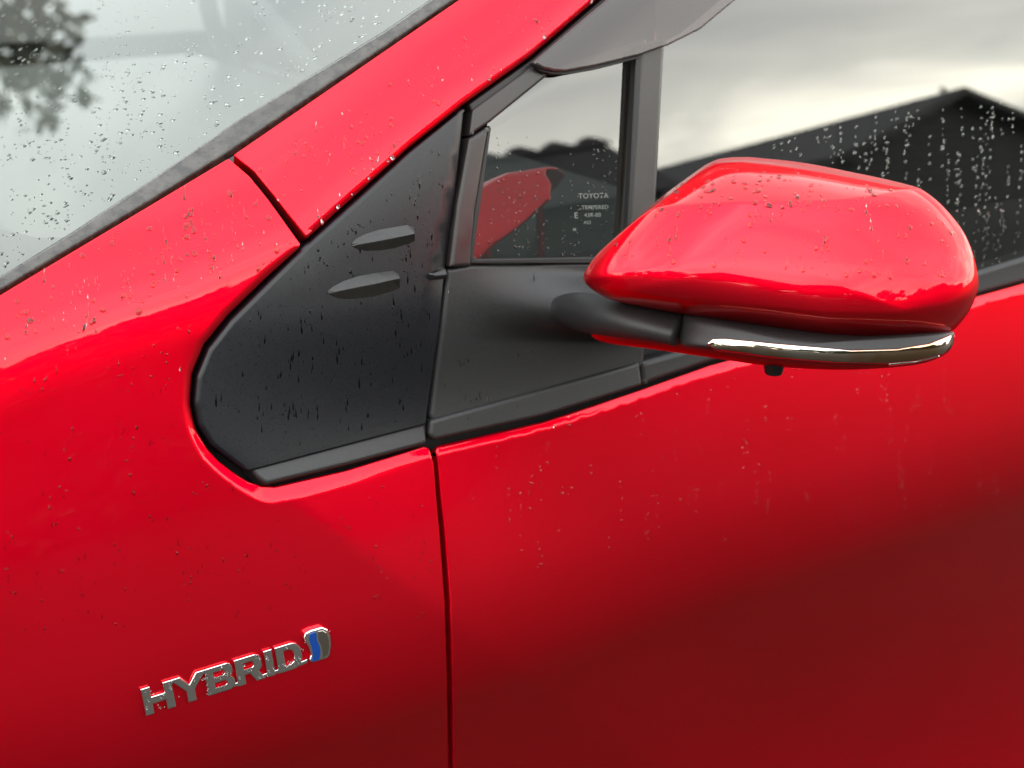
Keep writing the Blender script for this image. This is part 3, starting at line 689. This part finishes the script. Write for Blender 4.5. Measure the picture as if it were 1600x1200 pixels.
def scatter(n, poly, rmin, rmax, el=(1, 1.3), ang=(-.3, .3), clump=.5, streak=0.0):
    poly = np.array(poly, float); x0, y0 = poly.min(0); x1, y1 = poly.max(0); o = []
    while len(o) < n:
        c = rng.uniform((x0, y0), (x1, y1)); k = 1 if rng.random() > clump else rng.integers(2, 6)
        for i in range(k):
            p = c if i == 0 else c+rng.normal(0, (9, 16))
            if not inside(poly, p[None])[0]: continue
            r = rmin+(rmax-rmin)*rng.random()**2.6; e_ = rng.uniform(*el)
            if rng.random() < streak: e_ = rng.uniform(2, 7); r *= .55
            o.append((p[0], p[1], r, e_, rng.uniform(*ang)))
    return o
def columns(n, poly, r, dy=14):
    """beads left in vertical runs"""
    poly = np.array(poly, float); x0, y0 = poly.min(0); x1, y1 = poly.max(0); o = []
    for i in range(n):
        x, y = rng.uniform((x0, y0), (x1, y1)); k = rng.integers(2, 7)
        for j in range(k):
            p = np.array([x+rng.normal(0, 1.2), y+j*dy*rng.uniform(.6, 1.3)])
            if inside(poly, p[None])[0]: o.append((p[0], p[1], rng.uniform(*r), 1.2, 0))
    return o
drops('rain_drops', scatter(820, [(0, 0), (660, 0), (370, 184), (0, 425)], .0006, .0021, (1, 1.5), (.2, .9), .6), SW, ws, .009)
drops('rain_drops', scatter(110, [(0, 470), (355, 258), (455, 380), (400, 430), (0, 570)], .0008, .0023, (1, 1.4), (-.3, .3), .5, .15)
    + scatter(130, [(60, 480), (355, 290), (440, 380), (300, 440), (100, 520)], .0005, .0013, (1.2, 2.5), (-.1, .1), .6, .6)
    + scatter(230, [(0, 560), (300, 500), (290, 700), (560, 900), (450, 960), (0, 1000)], .0004, .0010, (1, 2.4), (-.2, .2), .4, .3)
    + scatter(60, [(440, 760), (660, 710), (680, 950), (600, 1000)], .0003, .0009, (1, 1.6)), SS, fender, 0, m=M['waterpaint'])
drops('rain_drops', scatter(130, [(375, 255), (900, -40), (930, 0), (730, 155), (480, 365)], .0006, .0017, (1, 1.6), (-.3, .3), .5, .3), SS, pillar, 0, m=M['waterpaint'])
drops('rain_drops', columns(90, [(720, 700), (1100, 600), (1600, 490), (1600, 760), (1200, 860), (760, 900)], (.0006, .0014)) + scatter(70, [(700, 700), (1100, 590), (1600, 480), (1600, 800), (1000, 900)], .0004, .0012), SS, door, 0, m=M['waterclear'])
drops('rain_drops', scatter(150, [(500, 390), (700, 210), (690, 480), (640, 660), (420, 700), (330, 620), (400, 480)], .0009, .0017, (4, 12), (-.05, .12), .1, 1)
    + scatter(16, [(480, 400), (715, 200), (690, 420), (500, 450)], .0007, .0012, (1, 1.5)), SC, cover, .003, m=M['waterdark'])
drops('rain_drops', columns(60, [(765, 200), (985, 220), (975, 400), (745, 400)], (.0005, .0011), 16), SS, qg, .009, m=M['waterclear'])
dw = [o for o in bpy.data.objects if o.name == 'door_window'][0]
drops('rain_drops', columns(190, [(1180, 230), (1480, 150), (1600, 180), (1600, 400), (1530, 420), (1400, 280)], (.0007, .0015), 13), SS, dw, .009, m=M['waterclear'])
drops('rain_drops', scatter(150, [(985, 340), (1100, 262), (1250, 265), (1420, 300), (1500, 370), (1400, 330), (1200, 328)], .0006, .0021, (1, 1.6), (-.9, .9), .5)
    + scatter(120, [(940, 390), (1100, 335), (1420, 310), (1510, 410), (1480, 440), (1200, 425), (960, 400)], .0006, .0018, (1, 2), (-.3, .1), .5, .35), SMs, shell, 0, m=M['waterpaint'])
drops('rain_drops', scatter(90, [(226, 1080), (440, 1010), (515, 985), (517, 1020), (440, 1050), (230, 1115)], .0004, .0009, (1, 1.4)), SS, badge, -.0030, m=M['waterclear'])
drops('rain_drops', scatter(26, [(700, 430), (900, 430), (860, 640), (690, 670)], .0006, .0012, (3, 8), (-.2, .1), .2, 1), SS, base, -.001, m=M['waterdark'])

# ------------------------------------------------------------------ surroundings that the paint and glass mirror
g = noise_bump(mat('gravel_drive', (.1, .09, .07), .9), 60, .1, .004, color=((.013, .011, .006), (.019, .016, .009)), cscale=2)
mesh_obj('ground', [(-150, -150, 0), (150, -150, 0), (150, 150, 0), (-150, 150, 0)], [(0, 1, 2, 3)], g)['kind'] = 'structure'
# dark timber building with a gable
bld = empty('timber_building', 'black weatherboarded building with a gable roof, mirrored in the door window', 'building', loc=(16.6, -14, 0))
tw = noise_bump(mat('black_stained_timber', (.012, .011, .010), .7), 40, .3, .002, color=((.008, .008, .008), (.02, .018, .016)), cscale=3)
tr_ = noise_bump(mat('dark_roof_tile', (.03, .028, .027), .7), 30, .4, .01, color=((.02, .02, .02), (.045, .04, .038)), cscale=6)
be = math.radians(-18); bx = Vector((math.cos(be), math.sin(be), 0)); bd = Vector((math.sin(be), -math.cos(be), 0)); pk = Vector((16.6, -14, 0)); PZ = 3.83; sl = math.tan(math.radians(15.5))
if bd.y > 0: bd = -bd
def bpt(a, d, z): return tuple(pk+bx*a+bd*d+Vector((0, 0, z)))
Wd = 3.7; ez = PZ-.12-Wd*sl
wv = [bpt(-Wd, 0, 0), bpt(Wd, 0, 0), bpt(Wd, 0, ez), bpt(0, 0, PZ-.12), bpt(-Wd, 0, ez), bpt(-Wd, 9, 0), bpt(Wd, 9, 0), bpt(Wd, 9, ez), bpt(0, 9, PZ-.12), bpt(-Wd, 9, ez)]
def fixp(o, p): o.matrix_parent_inverse = p.matrix_basis.inverted(); return o
wl = mesh_obj('wall', wv, [(0, 1, 2, 3, 4), (6, 5, 9, 8, 7), (1, 6, 7, 2), (5, 0, 4, 9)], tw, bld, smooth=False)
for s in (-1, 1):
    a0, a1 = 0, s*(Wd+.35); z0 = PZ; z1 = PZ-(Wd+.35)*sl; q = []
    for d in (-.35, 9.3):
        for (a, z) in ((a0, z0), (a1, z1), (a1, z1-.14), (a0, z0-.14)): q.append(bpt(a, d, z))
    mesh_obj('roof', q, [(0, 1, 2, 3), (7, 6, 5, 4), (0, 4, 5, 1), (1, 5, 6, 2), (2, 6, 7, 3)], tr_, bld, smooth=False)
nb = 22
for i in range(nb):
    z0 = .1+i*.175; z1 = z0+.16
    hw = Wd if z1 < ez else max(.1, (PZ-.2-z1)/sl)
    mesh_obj('board', [bpt(-hw, -.035, z0), bpt(hw, -.035, z0), bpt(hw, -.012, z1), bpt(-hw, -.012, z1), bpt(-hw, .0, z0), bpt(hw, .0, z0)], [(0, 1, 2, 3), (0, 4, 5, 1)], tw, bld, smooth=False)

# low outbuilding whose row of rounded ridge tiles shows in the quarter window
ob_ = empty('outbuilding', 'low dark outbuilding with rounded ridge tiles, mirrored in the quarter window', 'outbuilding', None, (7.0, -10.2, 0))
oc = Vector((.6+12.2*math.cos(math.radians(-58.4)), 12.2*math.sin(math.radians(-58.4)), 0)); ox = Vector((math.sin(math.radians(58.4)), math.cos(math.radians(58.4)), 0)); od = Vector((math.cos(math.radians(-58.4)), math.sin(math.radians(-58.4)), 0)); ox, od = ox*math.cos(.42)+od*math.sin(.42), od*math.cos(.42)-ox*math.sin(.42)
def opt_(a, d, z): return tuple(oc+ox*a+od*d+Vector((0, 0, z)))
OW, OZ = .85, 3.0
OL = -2.6
mesh_obj('wall', [opt_(a, d, z) for z in (0, OZ-.75) for (a, d) in ((OL, -1.1), (OW, -1.1), (OW, 1.1), (OL, 1.1))], [(0, 1, 5, 4), (1, 2, 6, 5), (2, 3, 7, 6), (3, 0, 4, 7)], tw, ob_, smooth=False)
mesh_obj('roof', [opt_(OL-.1, -1.3, OZ-.85), opt_(OW+.1, -1.3, OZ-.85), opt_(OW+.1, 0, OZ), opt_(OL-.1, 0, OZ), opt_(OL-.1, 1.3, OZ-.85), opt_(OW+.1, 1.3, OZ-.85)], [(0, 1, 2, 3), (3, 2, 5, 4), (1, 5, 2), (0, 3, 4)], tr_, ob_, smooth=False)
for k in range(11):
    a0 = OW+.14-k*.36; q = []; ff = []
    for i in range(7):
        t = i/6; hgt = .05+.10*math.sin(math.pi*min(1, t*1.05))
        for j in range(5):
            b = math.pi*j/4; q.append(opt_(a0-t*.36, math.cos(b)*.14, OZ-.06+math.sin(b)*hgt))
    for i in range(6):
        for j in range(4): ff.append((i*5+j, i*5+j+1, i*5+j+6, i*5+j+5))
    mesh_obj('ridge_tile', q, ff, tr_, ob_)
def tree(name, loc, h, rad, label, group, leaf, seed, n=5200, base=.25, sz=.14):
    r = np.random.default_rng(seed); t = empty(name, label, 'tree', group, loc)
    bark = M.setdefault('bark', noise_bump(mat('bark', (.05, .04, .03), .9), 20, .5, .02, color=((.03, .025, .018), (.08, .065, .05)), cscale=8))
    V = []; Fc = []
    def limb(p, q, r0, r1, n_=5):
        p, q = np.array(p), np.array(q); d = q-p; d = d/np.linalg.norm(d); u = np.cross(d, [0.3, .2, 1]); u /= np.linalg.norm(u); w = np.cross(d, u); b = len(V)
        for k in range(4):
            c_ = p+(q-p)*k/3+(u*math.sin(k*2.1)+w*math.cos(k*1.7))*r0*.5*(0 < k < 3)
            for i in range(6):
                a = math.pi*i/3; V.append(c_+(u*math.cos(a)+w*math.sin(a))*(r0+(r1-r0)*k/3))
        for k in range(3):
            for i in range(6): Fc.append((b+k*6+i, b+k*6+(i+1) % 6, b+k*6+6+(i+1) % 6, b+k*6+6+i))
    limb((0, 0, 0), (0.1, 0, h*.6), h*.035, h*.018)
    cl = []
    for i in range(26):
        a = r.uniform(0, 2*math.pi); zz = r.uniform(base, .93)*h; rr = rad*math.sqrt(max(.05, 1-((zz/h-.58)/.5)**2))*r.uniform(.45, .95)
        q = (rr*math.cos(a), rr*math.sin(a), zz); limb((0.05, 0, max(.3, zz-rr*.8)*.8), q, h*.014, h*.004); cl.append((q, r.uniform(.22, .4)*rad))
    tk = mesh_obj('trunk', V, Fc, bark, t); tk.matrix_parent_inverse.identity()
    L = []; LF = []
    cc = r.integers(0, len(cl), n)
    for i in range(n):
        c_, cr_ = cl[cc[i]]; d = r.normal(0, 1, 3); d /= np.linalg.norm(d); p = np.array(c_)+d*cr_*r.random()**.4
        a = r.normal(0, 1, 3); a /= np.linalg.norm(a); b = np.cross(a, r.normal(0, 1, 3)); b /= np.linalg.norm(b); s = sz*r.uniform(.6, 1.3); k = len(L)
        L += [p-a*s, p+b*s*.5, p+a*s, p-b*s*.5]; LF.append((k, k+1, k+2, k+3))
    cw = mesh_obj('crown', L, LF, leaf, t, smooth=False); cw.matrix_parent_inverse.identity(); return t
def hedge(x0, x1, y, h):
    r_ = np.random.default_rng(5); hg = empty('hedge', 'clipped dark hedge added along the drive to fill sky gaps mirrored in the red flank', 'hedge', None, ((x0+x1)/2, y, 0)); L = []; LF = []
    cx = (x0+x1)/2; w = (x1-x0)/2
    core = mesh_obj('hedge_core', [(sx*(w-.1), sy*.35, z) for z in (0, h-.12) for sx in (-1, 1) for sy in (-1, 1)], [(0, 1, 3, 2), (4, 6, 7, 5), (0, 4, 5, 1), (2, 3, 7, 6), (0, 2, 6, 4), (1, 5, 7, 3)], tw, hg, smooth=False); core.matrix_parent_inverse.identity()
    for i in range(9000):
        p = np.array([r_.uniform(-w, w), r_.choice([-.4, .4]) if r_.random() < .7 else r_.uniform(-.4, .4), r_.uniform(.0, h)]); 
        if abs(p[1]) < .39: p[2] = h
        p += r_.normal(0, .05, 3); a = r_.normal(0, 1, 3); a /= np.linalg.norm(a); b = np.cross(a, r_.normal(0, 1, 3)); b /= np.linalg.norm(b); k = len(L); q = .09
        L += [p-a*q, p+b*q*.5, p+a*q, p-b*q*.5]; LF.append((k, k+1, k+2, k+3))
    o = mesh_obj('foliage', L, LF, leafA, hg, smooth=False); o.matrix_parent_inverse.identity(); o['kind'] = 'stuff'
leafA = noise_bump(mat('dark_leaves', (.03, .045, .02), .6), 3, 0, color=((.018, .028, .012), (.05, .07, .028)), cscale=2)
leafB = noise_bump(mat('olive_leaves', (.06, .07, .03), .6), 3, 0, color=((.04, .05, .02), (.10, .09, .05)), cscale=2)
hedge(-7, 5.0, -8.6, 2.3)  # unseen hedge added to close sky gaps between the mirrored trees
def dirpos(az, dist, x0=.6, y0=0): return (x0+dist*math.cos(math.radians(az)), y0+dist*math.sin(math.radians(az)), 0)
row = [(-64, 13, 3.0), (-68, 11, 3.2), (-72, 10, 3.5), (-76, 10, 3.5), (-81, 9.5, 3.1), (-88, 9.5, 3.2), (-97, 9.5, 3.5), (-109, 10, 4.1)]
lab = [ 'rounded', 'leafy', 'low', 'squat', 'stout', 'bushy', 'spreading', 'dense']
for i, (az, ds, h) in enumerate(row):
    tree('tree', dirpos(az, ds), h, 1.15, 'dark %s tree beyond the drive, mirrored in the %s' % (lab[i], ['red flank below the pillar seam', 'fender shoulder', 'fender shoulder near the left edge', 'fender left of the cover tip', 'red fender left of the cover', 'mirror shell', 'mirror shell towards its tip', 'left tip of the mirror shell'][i]),
        'trees in a row beyond the drive', leafA, 10+i)
for i, (az, ds, h) in enumerate([(84, 9, 5.3), (91, 8.5, 5.6), (99, 9, 5.4)]):
    tree('tree', dirpos(az, ds, .3, .3), h, 1.5, 'olive tree beyond the car, %s of three mirrored at top left of the windscreen' % ['rightmost', 'middle', 'leftmost'][i], 'trees on the far side', leafB, 40+i, n=9000, sz=.075)
front = [(-121, 10, 4.3, 'conical'), (-133, 10, 4.0, 'wide'), (-146, 11, 4.4, 'narrow'), (-159, 11, 4.1, 'lopsided'), (-173, 12, 4.5, 'full'), (173, 12, 4.2, 'thin')]  # row added out of view to block low sky and darken the lower paint
for i, (az, ds, h, w) in enumerate(front):
    tree('tree', dirpos(az, ds, .3), h, 1.7, '%s tree added ahead of the car, %s from the drive, to darken the mirror shell' % (w, ['first', 'second', 'third', 'fourth', 'fifth', 'sixth'][i]), 'trees added ahead of the car', leafA, 60+i, sz=.17)
